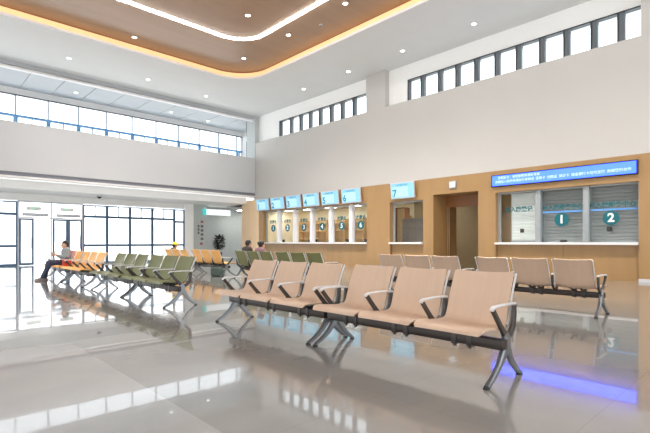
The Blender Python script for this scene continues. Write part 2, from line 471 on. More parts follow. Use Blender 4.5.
for i, (a, b, where) in enumerate(((4.1, 5.15, 'left'), (5.5, 6.55, 'right'))):
    t = thing('door_operator', 'grey door closer box over the %s entrance doorway' % where, 'door closer', ((a + b) / 2, YG - 0.14, 2.42), 0, 'door closers')
    w = (b - a) / 2
    q = new_bm(); box(q, -w, w, -0.06, 0.1, -0.07, 0.07, 0.012); obj('housing', q, M['alu_grey'], t)
    q = new_bm(); box(q, -w + 0.02, w - 0.02, -0.068, -0.06, -0.03, 0.03); obj('cover_strip', q, M['alu'], t)
    t = thing('exit_sign', 'small sign with green exit lettering over the %s doorway' % where, 'sign', ((a + b) / 2 - 0.05, YG - 0.05, 2.72), 0, 'exit signs')
    q = new_bm(); box(q, -0.3, 0.3, -0.01, 0.03, -0.09, 0.09, 0.006); obj('panel', q, M['white_film'], t)
    text_obj('EXIT' if i else '出口', 0.12, M['exit_green'], (0, -0.014, 0), FACE_MY, t)

# upper gallery glazing
xs = [-9 + 1.33 * i for i in range(20)]
off = 3.84 - xs[round((3.84 + 9) / 1.33)]
xs = [x + off for x in xs if x + off < 15.9] + [16.2]
for i, (a, b) in enumerate(zip(xs[:-1], xs[1:])):
    if b - a < 0.3: continue
    r = window_bay(nwin, a, b, YG, [4.2, 7.0, 7.98], M['frame_flare'], 'gallery window bay over the parapet', zb=4.15, fw=0.055); nwin += 1
    q = new_bm(); box(q, -0.02, 0.02, -0.03, 0.03, 0.1, 7.0 - 4.18); obj('mullion', q, M['frame'], r, False)
bm = new_bm(); box(bm, X0, 16.2, YG - 0.08, YG + 0.08, 6.96, 7.06)
for xx in xs[:-1]: box(bm, xx - 0.09, xx + 0.09, YG - 0.09, YG - 0.05, 6.70, 6.96)
struct('trim_8', bm, mat('blue_rail_paint', srgb(96, 150, 200), 0.4), 'blue rail across the gallery windows', 'trim')
bm = new_bm(); box(bm, X0, 16.2, YG - 0.06, YG + 0.06, 7.96, 8.0)
struct('trim_9', bm, M['frame_black'], 'dark head line over the gallery windows', 'trim')
bm = new_bm(); box(bm, X0, 16.2, YG - 0.02, YG + 0.25, 8.0, 8.3)
struct('wall_far_upper', bm, M['white'], 'white strip over the gallery windows', 'wall')

bm = new_bm(); box(bm, 16.2, 16.6, 22.7, YG + 0.3, 4.15, 8.33); box(bm, 15.4, 16.6, 22.5, 22.7, 4.15, 8.33)
struct('wall_right_gallery', bm, M['white'], 'white end wall of the upper gallery', 'wall')
bm = new_bm(); box(bm, XW + 0.02, XW + 0.1, 22.70, 22.78, 6.0, 7.15); box(bm, XW + 0.02, XW + 0.1, 22.70, 22.78, 7.45, 8.33)
struct('trim_13', bm, M['frame_black'], 'dark frame line at the end of the gallery', 'trim')

# right wall: laminate with openings
bm = new_bm()
T = 0.32
def wseg(y0, y1, z0, z1, x0=XW, x1=XW + T): box(bm, x0, x1, y0, y1, z0, z1)
OPEN = [(3.09, 7.25, 1.03, 2.83), (7.9, 9.76, 0.0, 2.95), (10.23, 11.89, 1.03, 2.80), (13.17, 21.05, 1.03, 2.86)]
y = Y0
for (a, b, z0, z1) in OPEN:
    wseg(y, a, 0, WT)
    wseg(a, b, z1, WT)
    if z0 > 0: wseg(a, b, 0, z0, XW + 0.12, XW + T)
    y = b
wseg(y, 23.2, 0, WT)
struct('wall_right', bm, M['wood'], 'tan laminate counter wall with openings', 'wall')
bm = new_bm(); box(bm, XW - 0.012, XW, 21.45, 23.21, 0, WT - 0.0); box(bm, XW - 0.012, XW + 1.2, 23.2, 23.22, 0, 3.4)
struct('trim_10', bm, M['wood_lit'], 'laminate end of the counter wall, paled as if lit by the windows', 'trim')
bm = new_bm(); box(bm, XW - 0.015, XW, Y0, 3.09, 0, 0.09); box(bm, XW - 0.015, XW, 7.25, 7.9, 0, 0.09); box(bm, XW - 0.015, XW, 9.76, 10.23, 0, .09); box(bm, XW - 0.015, XW, 11.89, 13.17, 0, .09); box(bm, XW - 0.015, XW, 21.05, 21.45, 0, .09)
struct('baseboard_right', bm, M['alu'], 'thin metal skirting of the counter wall', 'baseboard')
# laminate panel joints
bm = new_bm()
for (yy, a, b) in ((5.1, 0.0, 1.0), (15.8, 0, 1.0), (18.4, 0, 1.0)):
    box(bm, XW + 0.115, XW + 0.125, yy - 0.006, yy + 0.006, a, b)
struct('trim_11', bm, M['door_wood'], 'joints of the counter panels', 'trim')

# white upper wall, recessed clerestory band, columns
XR = XW + 0.30
bm = new_bm()
box(bm, XW + 0.03, XW + 0.8, Y0, 22.0, WT, 6.9)
struct('wall_right_upper', bm, M['upper'], 'warm white upper wall over the counters', 'wall')
bm = new_bm()
box(bm, XR, XW + 0.8, Y0, 22.0, 7.88, H)
box(bm, XR, XW + 0.8, Y0, 3.10, 6.9, 7.88)
box(bm, XR, XW + 0.8, 11.22, 13.3, 6.9, 7.88); box(bm, XR, XW + 0.8, 19.95, 22.0, 6.9, 7.88)
struct('wall_right_clerestory', bm, M['recess'], 'white wall around the recessed high windows', 'wall')
for a, b in ((12.17, 13.25), (1.84, 3.04)):
    bm = new_bm(); box(bm, XW + 0.03, XR, a, b, 6.9, H)
    struct('column', bm, M['upper'], 'beige column between the high windows' if a > 5 else 'beige column at the right end of the high windows', 'column')
bm = new_bm(); box(bm, XW + 0.0, XW + 0.4, 21.85, 22.7, 6.0, H)
struct('column', bm, M['grey_wall'], 'pale column at the far corner above the parapet', 'column')
def clerestory(n, y0, y1, fins, label):
    r = sroot('window_%d' % n, label, 'window', (XR + 0.13, 0, 6.9))
    f = new_bm()
    box(f, -0.1, 0.1, y0, y1, 0.945, 0.98); box(f, -0.08, 0.1, y0, y1, 0.0, 0.02); box(f, -0.1, 0.1, y1 - 0.06, y1, 0.02, 0.945)
    obj('window_frame', f, M['frame_black'], r, False)
    for yy in fins:
        q = new_bm(); box(q, -0.09, 0.04, yy - 0.10, yy + 0.10, 0.02, 0.945); obj('mullion', q, M['frame_dark'], r, False)
        q2 = new_bm(); box(q2, -0.10, -0.09, yy + 0.04, yy + 0.09, 0.02, 0.945); obj('mullion_cap', q2, M['frame_black'], r.children[-1], False)
    g = new_bm(); box(g, 0.05, 0.06, y0, y1 - 0.06, 0.02, 0.945); obj('pane', g, M['glass'], r, False)
def yof(px):
    u = (px - 325) / FPX
    return (XR + 0.05) * (0.7270 - 0.6866 * u) / (0.6866 + 0.7270 * u)
clerestory(nwin, 3.10, 11.22, [yof(p) for p in (422.5, 440, 457.5, 476.5, 497, 518.5, 542, 566.5, 594, 621)], 'high window band over the numbered shutters'); nwin += 1
clerestory(nwin, 13.3, 19.95, [yof(p) for p in (291, 300.5, 310, 320, 331, 342, 354)], 'high window band over the row of ticket screens'); nwin += 1

# walls beyond, behind and to the side
bm = new_bm(); box(bm, 12.75, 13.68, YG, YG + 0.2, 0, 3.46); box(bm, 13.6, 13.68, YG + 0.2, 28, 0, 3.46)
struct('wall_far_sign', bm, M['grey_wall'], 'pale grey wall carrying the directory', 'wall')
bm = new_bm(); box(bm, 12.2, 12.75, YG - 0.1, YG + 0.2, 0, 3.46, 0.01)
struct('column', bm, M['recess'], 'white column at the end of the entrance glazing', 'column')
bm = new_bm(); box(bm, 13.6, 20.5, 27.6, 27.8, 0, 3.6); box(bm, 20.4, 20.5, 23.2, 27.6, 0, 3.6)
struct('wall_far_passage', bm, M['grey_wall'], 'grey end wall of the side passage', 'wall')
bm = new_bm(); box(bm, 13.68, 20.5, YG, 27.6, 3.3, 3.4); box(bm, XW + 0.2, 20.5, 22.75, YG, 3.4, 3.46)
struct('ceiling_passage', bm, M['ceil'], 'white ceiling of the side passage', 'ceiling')
# left and rear sides of the hall: glazed, with sills and posts (out of the frame)
bm = new_bm()
box(bm, X0 - 0.2, X0, Y0, 25.2, 0, 0.4); box(bm, X0 - 0.2, X0, Y0, 25.2, 3.7, 8.6)
for i in range(9):
    yy = Y0 + i * 4.25; box(bm, X0 - 0.2, X0 + 0.05, yy, yy + 0.3, 0, 8.6)
struct('wall_left', bm, M['white'], 'glazed left wall framing', 'wall')
bm = new_bm()
box(bm, X0, XW, Y0 - 0.2, Y0, 0, 0.4); box(bm, X0, XW, Y0 - 0.2, Y0, 3.7, 4.9); box(bm, X0, XW, Y0 - 0.2, Y0, 8.0, 8.6)
for i in range(6):
    xx = X0 + i * 4.7; box(bm, xx, xx + 0.3, Y0 - 0.2, Y0 + 0.05, 0, 8.6)
struct('wall_near', bm, M['white'], 'glazed wall framing behind the viewpoint', 'wall')
bm = new_bm(); box(bm, X0, XW + 0.5, Y0, 22, H + 0.5, H + 0.6)
struct('ceiling_deck', bm, M['ceil'], 'deck above the ceiling', 'ceiling')

# counters: sills, mullions, glazing, lettering
def counter_top(y0, y1, label):
    b = new_bm(); box(b, XW - 0.10, XW + 0.45, y0 + 0.003, y1 - 0.003, 1.03, 1.11, 0.012)
    tag(obj('counter_top', b, M['stone']), label, 'counter top', 'counter tops')
counter_top(3.09, 7.25, 'white counter top below the numbered roller shutters')
counter_top(10.23, 11.89, 'short white counter top under screen 7')
counter_top(13.17, 21.05, 'long white counter top below the six ticket screens')

def counter_glazing(n, y0, y1, zt, mull, mw, mm, texts, label):
    x = XW + 0.24
    r = sroot('window_%d' % n, label, 'window', (x, 0, 1.11))
    zt -= 1.11
    f = new_bm()
    box(f, -0.03, 0.03, y0, y0 + 0.05, 0, zt); box(f, -0.03, 0.03, y1 - 0.09, y1, 0, zt); box(f, -0.03, 0.03, y0 + 0.05, y1 - 0.09, zt - 0.05, zt)
    obj('window_frame', f, M['alu_grey'], r, False)
    for yy in mull:
        q = new_bm(); box(q, -0.14, 0.1, yy - mw / 2, yy + mw / 2, 0, zt, 0.02); obj('mullion', q, mm, r)
    edges = [y0 + 0.05] + list(mull) + [y1 - 0.09]
    for i, (a, b) in enumerate(zip(edges[:-1], edges[1:])):
        g = new_bm(); box(g, -0.006, 0.006, a, b, 0, zt - 0.05); p = obj('pane', g, M['glass_counter'], r, False)
        c = (a + b) / 2
        for (s, size, dz, m, dy, kw) in texts(i):
            if s == 'DISC':
                q = new_bm(); cyl(q, (-0.009, c + dy, dz), (-0.014, c + dy, dz), size, n=32); obj('number_disc', q, m, p)
            elif s == 'BAR':
                q = new_bm(); box(q, -0.010, -0.007, dy[0], dy[1], dz - size / 2, dz + size / 2); obj('stripe', q, m, p, False)
            else:
                text_obj(s, size, m, (-0.016, c + dy, dz), FACE_MX, p, **kw)
    return r
def tx_right(i):
    k = 2 - i      # i counts from the near end
    if i == 2:
        return [('出入院登记', 0.185, 1.11, M['teal'], 0.03, dict(bold=0.0055))]
    n = 2 if i == 0 else 1
    return [('出入院服务中心', 0.172, 1.11, M['teal'], 0.0, dict(bold=0.0055)),
            ('BAR', 0.05, 0.975, M['blue_stripe'], ((3.16, 4.37) if i == 0 else (4.56, 5.78)), None),
            ('DISC', 0.215, 0.72, M['teal'], 0.02, None),
            (str(n), 0.36, 0.72, M['white_film'], 0.02, dict(bold=0.012))]
MR = [4.46, 5.87]
counter_glazing(nwin, 3.09, 7.25, 2.83, MR, 0.17, M['alu_grey'], tx_right, 'glazed counter opening with shutters 1 and 2'); nwin += 1
ML = [14.28, 15.65, 17.03, 18.4, 19.78]
def tx_left(i):
    n = 6 - i
    return [('收费处', 0.20, 1.13, M['teal'], 0.0, dict(bold=0.005)),
            ('DISC', 0.20, 0.78, M['teal'], 0.0, None), (str(n), 0.30, 0.78, M['white_film'], 0.0, dict(bold=0.01))]
counter_glazing(nwin, 13.17, 21.05, 2.86, ML, 0.2, M['white_mullion'], tx_left, 'long glazed counter opening below six screens'); nwin += 1
counter_glazing(nwin, 10.23, 11.89, 2.80, [], 0.1, M['alu'], lambda i: [], 'single glazed counter opening below screen 7'); nwin += 1

# roller shutters behind the right-hand glazing
for (a, b, m, lab) in ((5.96, 6.86, 'shutter_white', 'white roller shutter behind the window left of number 1'),
                       (4.55, 5.78, 'shutter_grey', 'grey roller shutter behind window number 1'),
                       (3.16, 4.37, 'shutter_grey', 'grey roller shutter behind window number 2')):
    t = thing('roller_shutter', lab, 'shutter', (XW + 0.42, (a + b) / 2, 1.11), 0, 'roller shutters')
    w = (b - a) / 2
    q = new_bm(); z = 0.06; zz = []
    while z < 1.60:
        zz += [(0.014, z), (0.014, z + 0.008), (0.0, z + 0.016), (-0.006, z + 0.06), (0.0, z + 0.10)]; z += 0.108
    fr = [[q.verts.new((x, sy * w, h)) for x, h in zz] for sy in (-1, 1)]; bk = [[q.verts.new((x + 0.012, sy * w, h)) for x, h in zz] for sy in (-1, 1)]
    for i in range(len(zz) - 1):
        q.faces.new((fr[0][i], fr[1][i], fr[1][i + 1], fr[0][i + 1])); q.faces.new((bk[0][i], bk[0][i + 1], bk[1][i + 1], bk[1][i]))
    obj('curtain', q, M[m], t, False)
    q = new_bm(); box(q, -0.015, 0.045, -w, w, 0.0, 0.06, 0.008); obj('bottom_rail', q, M['alu_grey'], t)
    q = new_bm(); box(q, -0.01, 0.05, -w - 0.03, -w, 0.0, 1.70); obj('guide_rail', q, M['alu_grey'], t, False)
    q = new_bm(); box(q, -0.01, 0.05, w, w + 0.03, 0.0, 1.70); obj('guide_rail', q, M['alu_grey'], t, False)
for (yy, zz, lab, w, h) in ((6.42, 1.50, 'black intercom on the white shutter window', .12, .13), (3.86, 1.50, 'black intercom on shutter window number 2', .12, .14), (5.12, 1.15, 'black document slot plate on shutter window number 1', .2, .06)):
    t = thing('intercom', lab, 'intercom', (XW + 0.21, yy, zz), 0, 'counter intercoms')
    q = new_bm(); box(q, -0.03, 0.022, -w / 2, w / 2, -h / 2, h / 2, 0.01); obj('housing', q, M['black'], t)
    q = new_bm(); box(q, -0.033, -0.03, -w / 2 + .02, w / 2 - .02, -h / 4, h / 4); obj('grille', q, M['strut'], t)
bm = new_bm(); box(bm, XW + 0.6, XW + 0.7, 2.9, 7.5, 0, 3.2); box(bm, XW + T, XW + 0.7, 2.8, 2.9, 0, 3.2); box(bm, XW + T, XW + 0.7, 7.5, 7.6, 0, 3.2)
struct('wall_booth', bm, M['wood'], 'laminate back of the shutter booths', 'wall')

# door opening: recess, inner leaf
bm = new_bm()
box(bm, XW + T, XW + 1.7, 9.76, 9.86, 0, 3.3); box(bm, XW + T, XW + 3.2, 7.8, 7.9, 0, 3.3)
box(bm, XW + T, XW + 3.2, 7.8, 9.86, 2.95, 3.05)
struct('wall_door_recess', bm, M['wood'], 'laminate sides of the doorway recess', 'wall')
bm = new_bm(); box(bm, XW + 2.6, XW + 2.7, 7.8, 12.5, 0, 3.3)
struct('wall_door_back', bm, M['khaki'], 'khaki wall seen through the doorway', 'wall')
bm = new_bm(); box(bm, XW + 0.9, XW + 1.0, 7.9, 9.76, 2.5, 2.95)
struct('trim_12', bm, M['door_wood'], 'dark lintel inside the doorway', 'trim')
r = sroot('door_4', 'brown wooden door standing ajar inside the doorway', 'door', (XW + 0.95, 9.68, 0), math.radians(18))
q = new_bm(); box(q, 0, 0.9, -0.025, 0.025, 0.01, 2.48, 0.004); obj('door_leaf', q, M['door_wood'], r)
q = new_bm(); box(q, 0.0, 0.10, -0.05, 0.05, 0.0, 2.5); obj('door_frame', q, M['wood'], r, False)
q = new_bm(); cyl(q, (0.82, -0.025, 1.05), (0.82, -0.07, 1.05), 0.012, n=10); cyl(q, (0.70, -0.07, 1.05), (0.83, -0.07, 1.05), 0.010, n=10); obj('door_handle', q, M['silver'], r)

# office behind window 7 and behind the bank
bm = new_bm(); box(bm, XW + 3.2, XW + 3.3, 10.0, 22.4, 0, 3.4); box(bm, XW + T, XW + 3.2, 21.6, 21.7, 0, 3.4)
struct('wall_office', bm, M['cream'], 'cream back wall of the counter offices', 'wall')
bm = new_bm(); box(bm, XW + T, XW + 3.3, 9.9, 22.4, 3.0, 3.06)
struct('ceiling_office', bm, M['ceil'], 'office ceiling behind the counters', 'ceiling')
for i, yy in enumerate((11.2, 13.9, 15.6, 17.4, 19.2, 20.9)):  # unseen lights added to brighten the offices
    t = thing('added_light', 'added unseen ceiling light in the office behind the counters', 'light', (XW + 1.7, yy, 2.98), 0, 'added office lights')
    q = new_bm(); box(q, -0.32, 0.32, -0.32, 0.32, -0.01, 0.02); obj('light_frame', q, M['alu'], t, False)
    q = new_bm(); box(q, -0.29, 0.29, -0.29, 0.29, -0.018, -0.01); obj('diffuser', q, M['diffuser'], t, False)
t = thing('added_light', 'added unseen ceiling light in the side passage beyond the hanging sign', 'light', (17.2, 26.2, 3.28))  # unseen fitting added to lift the dim passage
q = new_bm(); box(q, -0.6, 0.6, -0.3, 0.3, -0.01, 0.02); obj('light_frame', q, M['alu'], t, False)
q = new_bm(); box(q, -0.57, 0.57, -0.27, 0.27, -0.018, -0.01); obj('diffuser', q, M['diffuser'], t, False)
t = thing('partition_screen', 'grey partition screen behind the window under screen 7', 'partition', (XW + 1.2, 11.5, 0))
q = new_bm(); box(q, -0.03, 0.03, -0.75, 0.62, 0.0, 2.12, 0.01); obj('panel', q, M['grey_board'], t)
q = new_bm(); box(q, -0.04, 0.04, -0.75, 0.62, 2.12, 2.15); obj('top_rail', q, M['alu_grey'], t)
t = thing('storage_cabinet', 'tall brown cabinet behind the left side of window under screen 7', 'cabinet', (XW + 1.8, 12.72, 0))
q = new_bm(); box(q, -0.2, 0.2, -0.4, 0.38, 0, 2.7, 0.01); obj('body', q, M['door_wood'], t)
q = new_bm(); box(q, -0.215, -0.2, -0.39, -0.01, 0.1, 2.65); obj('door', q, M['cabinet'], t)
# cabinets along the office back wall, monitors at the desks
for i, yy in enumerate((13.6, 15.0, 16.4, 17.8, 19.2, 20.6)):
    t = thing('shelf_cabinet', 'honey wood cabinet at the office back wall behind counter %d' % (6 - i), 'cabinet', (XW + 2.95, yy, 0), 0, 'office cabinets')
    q = new_bm(); box(q, -0.2, 0.2, -0.55, 0.55, 0, 0.9); box(q, -0.2, 0.2, -0.55, -0.52, 0.9, 2.4); box(q, -0.2, 0.2, 0.52, 0.55, 0.9, 2.4); box(q, 0.17, 0.2, -0.52, 0.52, 0.9, 2.4)
    obj('body', q, M['cabinet'], t, False)
    for zz in (1.3, 1.75, 2.2):
        q = new_bm(); box(q, -0.2, 0.17, -0.52, 0.52, zz, zz + 0.03); obj('shelf', q, M['cabinet'], t, False)
    for sy in (-1, 1):
        q = new_bm(); box(q, -0.215, -0.2, min(0, sy * 0.52) + 0.01, max(0, sy * 0.52) - 0.01, 0.08, 0.86); d = obj('door', q, M['cream'], t, False)
        q = new_bm(); box(q, -0.235, -0.215, sy * 0.06 - 0.01, sy * 0.06 + 0.01, 0.5, 0.65); obj('handle', q, M['silver'], d, False)
bm = new_bm(); box(bm, XW + 0.46, XW + 1.05, 13.2, 21.0, 0.72, 0.76); box(bm, XW + 1.0, XW + 1.03, 13.2, 21.0, 0, 0.72)
tag(obj('work_desk', bm, M['cabinet'], None, False), 'long staff desk behind the bank of six windows', 'desk')
for i, yy in enumerate((13.75, 14.85, 16.2, 17.6, 19.0, 20.3)):
    t = thing('computer_monitor', 'dark computer monitor on the staff desk of counter %d' % (6 - i), 'monitor', (XW + 0.72, yy, 0.76), math.radians(10 if i % 2 else -8), 'staff monitors')
    q = new_bm(); box(q, -0.02, 0.02, -0.27, 0.27, 0.14, 0.5, 0.008); obj('case', q, M['black'], t)
    q = new_bm(); box(q, -0.03, 0.03, -0.03, 0.03, 0.01, 0.16); obj('stand', q, M['black'], t)
    q = new_bm(); box(q, -0.09, 0.09, -0.12, 0.12, 0, 0.012, 0.004); obj('base', q, M['black'], t)
    q = new_bm(); box(q, 0.02, 0.023, -0.25, 0.25, 0.16, 0.48); obj('display', q, M['screen'], t, False)

# ------------------------------------------------------------------ wall screens, LED board, emergency light
def wall_screen(yc, n, label, w=1.18, h=0.66):
    t = thing('ticket_screen', label, 'screen', (XW, yc, 2.90), 0, 'numbered ticket screens')
    t.rotation_euler = (0, 0, 0)
    rot = math.radians(-7)
    def place(o): o.rotation_euler[1] = rot; o.location.x = -0.10
    q = new_bm(); box(q, -0.04, 0.03, -w / 2, w / 2, 0, h, 0.012); hs = obj('housing', q, M['alu'], t); place(hs)
    q = new_bm(); box(q, -0.043, -0.04, -w / 2 + 0.035, w / 2 - 0.035, 0.04, h - 0.035); d = obj('display', q, M['screen'], t, False); place(d)
    q = new_bm(); box(q, -0.0445, -0.043, -w / 2 + 0.30, w / 2 - 0.12, 0.08, h - 0.18); o = obj('page_panel', q, M['screen_bar'], d, False)
    q = text_obj(str(n), 0.40, M['screen_ink'], (-0.048, w / 2 - 0.21, 0.22), FACE_MX, d, 'number', bold=0.012)
    q = text_obj('门诊收费挂号窗口', 0.075, M['screen_ink'], (-0.048, 0, h - 0.11), FACE_MX, d, 'lettering')
    q = new_bm(); box(q, 0.03, 0.10, -0.15, 0.15, 0.2, 0.45); b = obj('wall_bracket', q, M['frame_black'], t, False); b.location.x = -0.10 + 0.0
    return t
cs = [14.0, 14.96 + 0.4, 16.75, 18.1, 19.5, 20.8]
cs = [14.0, 15.38, 16.75, 18.12, 19.49, 20.86]
for i, yy in enumerate(cs):
    wall_screen(yy, 6 - i, 'pale blue ticket screen showing number %d above the counter windows' % (6 - i))
wall_screen(11.12, 7, 'pale blue ticket screen showing number 7 above the single window')

t = thing('message_board', 'long blue lit message board with white lettering over the shutters', 'sign', (XW - 0.056, 5.23, 3.02))
q = new_bm(); box(q, -0.03, 0.05, -2.14, 2.14, 0, 0.41, 0.006); obj('case', q, M['black'], t)
q = new_bm(); box(q, -0.033, -0.03, -2.10, 2.10, 0.035, 0.375); d = obj('display', q, M['led_blue'], t, False)
text_obj('温馨提示：请您按顺序排队等候', 0.10, M['led_white'], (-0.036, 1.2, 0.29), FACE_MX, d)
text_obj('办理出入院手续请出示身份证  医保卡  住院证  就诊卡  现金银行卡均可支付  谢谢您的合作', 0.105, M['led_white'], (-0.036, 0.0, 0.155), FACE_MX, d, spacing=0.92)

t = thing('wall_speaker', 'small square white wall unit above the doorway', 'wall unit', (XW, 8.9, 3.12))
q = new_bm(); box(q, -0.06, 0, -0.15, 0.15, 0, 0.28, 0.02); obj('housing', q, M['alu_grey'], t)
q = new_bm(); box(q, -0.066, -0.06, -0.11, 0.11, 0.04, 0.24); obj('cover', q, M['white_film'], t)

# ------------------------------------------------------------------ ceiling fittings
def downlight(loc, label, group, r=0.11):
    t = thing('ceiling_downlight', label, 'downlight', loc, 0, group)
    q = new_bm(); 
    n = 24
    a = [(r * 1.28 * math.cos(2 * PI * i / n), r * 1.28 * math.sin(2 * PI * i / n)) for i in range(n)]
    b = [(r * math.cos(2 * PI * i / n), r * math.sin(2 * PI * i / n)) for i in range(n)]
    ring_band(q, a, b, -0.014, 0.0); obj('trim_ring', q, M['alu'], t)
    q = new_bm(); cyl(q, (0, 0, -0.008), (0, 0, -0.002), r * 0.99, n=24); obj('lens', q, M['lamp'], t)
    return t
pts = [((69, 58), 'first from the left'), ((148, 79.5), 'second from the left'), ((206, 96), 'third from the left'),
       ((303.7, 89), 'left of the high column'), ((348.3, 71.4), 'just before the high column'), ((402.5, 50.8), 'right of the high column'), ((474, 23.7), 'nearest the right edge')]
LAMPS = []
d0 = None
for (p, lab) in pts:
    x, y = on_z(p[0], p[1], H)
    x = min(x, XW - 0.2)
    if y > 18.5 and x < 12: LAMPS.append((x, y))
    if d0 is None: d0 = downlight((x, y, H), 'small downlight in the white ceiling, ' + lab, 'white ceiling downlights', 0.08)
    else: dup(d0, (x, y, H), None, 'small downlight in the white ceiling, ' + lab)
pts = [((247.8, 15.2), 'inside the white light line, left one'), ((345.3, 3.4), 'inside the orange edge, rightmost'), ((288.4, 34.9), 'outside the rounded light line, middle'), ((243.8, 58.2), 'between the light line and the rounded corner'), ((134.3, 37.2), 'near the left orange edge')]
for (p, lab) in pts:
    x, y = on_z(p[0], p[1], ZW)
    dup(d0, (x, y, ZW), None, 'downlight in the brown ceiling panel, ' + lab, 'brown panel downlights')
    LAMPS.append((x, y))
for (x, y, lab) in ((10.6, 8.0, 'added out of view, third along the counter side'), (10.6, 4.0, 'added out of view, second along the counter side'), (10.6, 0.0, 'added out of view, first along the counter side')):  # unseen downlights continuing the row, added to brighten the floor
    dup(d0, (x, y, ZW), None, 'downlight in the brown ceiling panel, ' + lab, 'brown panel downlights')
    LAMPS.append((x, y))
for (p, z, lab) in (((76, 92.5), 8.3, 'left'), ((171, 112), 8.3, 'middle'), ((208, 121), 8.3, 'right')):
    x, y = on_z(p[0], p[1], z)
    dup(d0, (x, min(y, 24.8), z), None, 'small downlight in the gallery ceiling, %s one' % lab, 'gallery downlights')
for (p, lab) in (((320.6, 24.7), 'right'), ((251, 73.8), 'corner')):
    x, y = on_z(p[0], p[1], ZW)
    t = thing('sprinkler', 'tiny white sprinkler in the brown ceiling panel, %s one' % lab, 'sprinkler', (x, y, ZW), 0, 'ceiling sprinklers')
    q = new_bm(); cyl(q, (0, 0, 0), (0, 0, -0.015), 0.06, 0.05, n=16); obj('rosette', q, M['alu'], t)
    q = new_bm(); cyl(q, (0, 0, -0.015), (0, 0, -0.06), 0.015, n=10); cyl(q, (0, 0, -0.06), (0, 0, -0.066), 0.035, n=12); obj('nozzle', q, M['silver'], t)
t = thing('security_camera', 'small dark dome camera under the entrance soffit', 'camera', (7.05, 23.6, 3.40))
q = new_bm(); cyl(q, (0, 0, 0), (0, 0, -0.06), 0.13, 0.12); obj('mount', q, M['alu'], t)
q = new_bm(); sphere(q, (0, 0, -0.06), 0.10, 0.10, 0.09); obj('dome', q, M['black'], t)

# passage: hanging light box, directory, plant
t = thing('hanging_lightbox', 'long white lit sign box with a teal end hanging at the passage', 'sign', (14.28, 24.95, 2.78))
q = new_bm(); box(q, -0.74, 0.94, -0.06, 0.06, 0, 0.36, 0.01); obj('case', q, M['lightbox'], t)
q = new_bm(); box(q, -0.94, -0.74, -0.062, 0.062, 0, 0.36, 0.01); obj('end_panel', q, M['teal_light'], t)
q = new_bm(); box(q, -0.7, -0.68, -0.01, 0.01, 0.36, 0.62); obj('hanger', q, M['alu_grey'], t, False)
q = new_bm(); box(q, 0.78, 0.80, -0.01, 0.01, 0.36, 0.62); obj('hanger', q, M['alu_grey'], t, False)
t = thing('directory_sign', 'column of small grey marks and two red marks on the pale wall', 'sign', (13.25, YG, 0))
for k, (dx, z, m) in enumerate(((0.10, 2.36, 'red_mark'), (0.10, 2.08, 'grey_mark'), (0.10, 1.83, 'grey_mark'), (0.10, 1.58, 'grey_mark'), (0.10, 1.32, 'grey_mark'), (0.05, 1.02, 'red_mark'), (-0.13, 2.08, 'grey_mark'), (-0.13, 1.88, 'grey_mark'), (-0.13, 1.68, 'grey_mark'))):
    q = new_bm(); w = 0.09 if dx > 0 else 0.06; box(q, dx - w, dx + w, -0.02, 0, z - 0.075, z + 0.075, 0.01); obj('plaque', q, M[m], t)

t = thing('potted_plant', 'dark green potted plant in the passage before the grey wall', 'plant', (15.4, 26.6, 0))
q = new_bm(); cyl(q, (0, 0, 0), (0, 0, 0.45), 0.16, 0.21); obj('pot', q, M['pot'], t)
q = new_bm(); cyl(q, (0, 0, 0.45), (0, 0, 1.2), 0.02, 0.015, n=8); obj('stem', q, M['door_wood'], t)
q = new_bm()
for k in range(420):
    a = random.uniform(0, 2 * PI); zz = random.uniform(0.62, 1.55); rr = 0.36 * math.sqrt(max(0.05, 1 - ((zz - 1.1) / 0.5) ** 2)) * random.uniform(0.3, 1)
    c = Vector((rr * math.cos(a), rr * math.sin(a), zz))
    d = Vector((math.cos(a), math.sin(a), random.uniform(-0.5, 0.8))).normalized(); s = d.cross(Vector((0, 0, 1))).normalized() * 0.06
    L = random.uniform(0.16, 0.26)
    v = [q.verts.new(c), q.verts.new(c + d * L * 0.5 + s + Vector((0, 0, .01))), q.verts.new(c + d * L), q.verts.new(c + d * L * 0.5 - s + Vector((0, 0, .01)))]
    q.faces.new(v)
obj('foliage', q, M['leaf'], t, False)

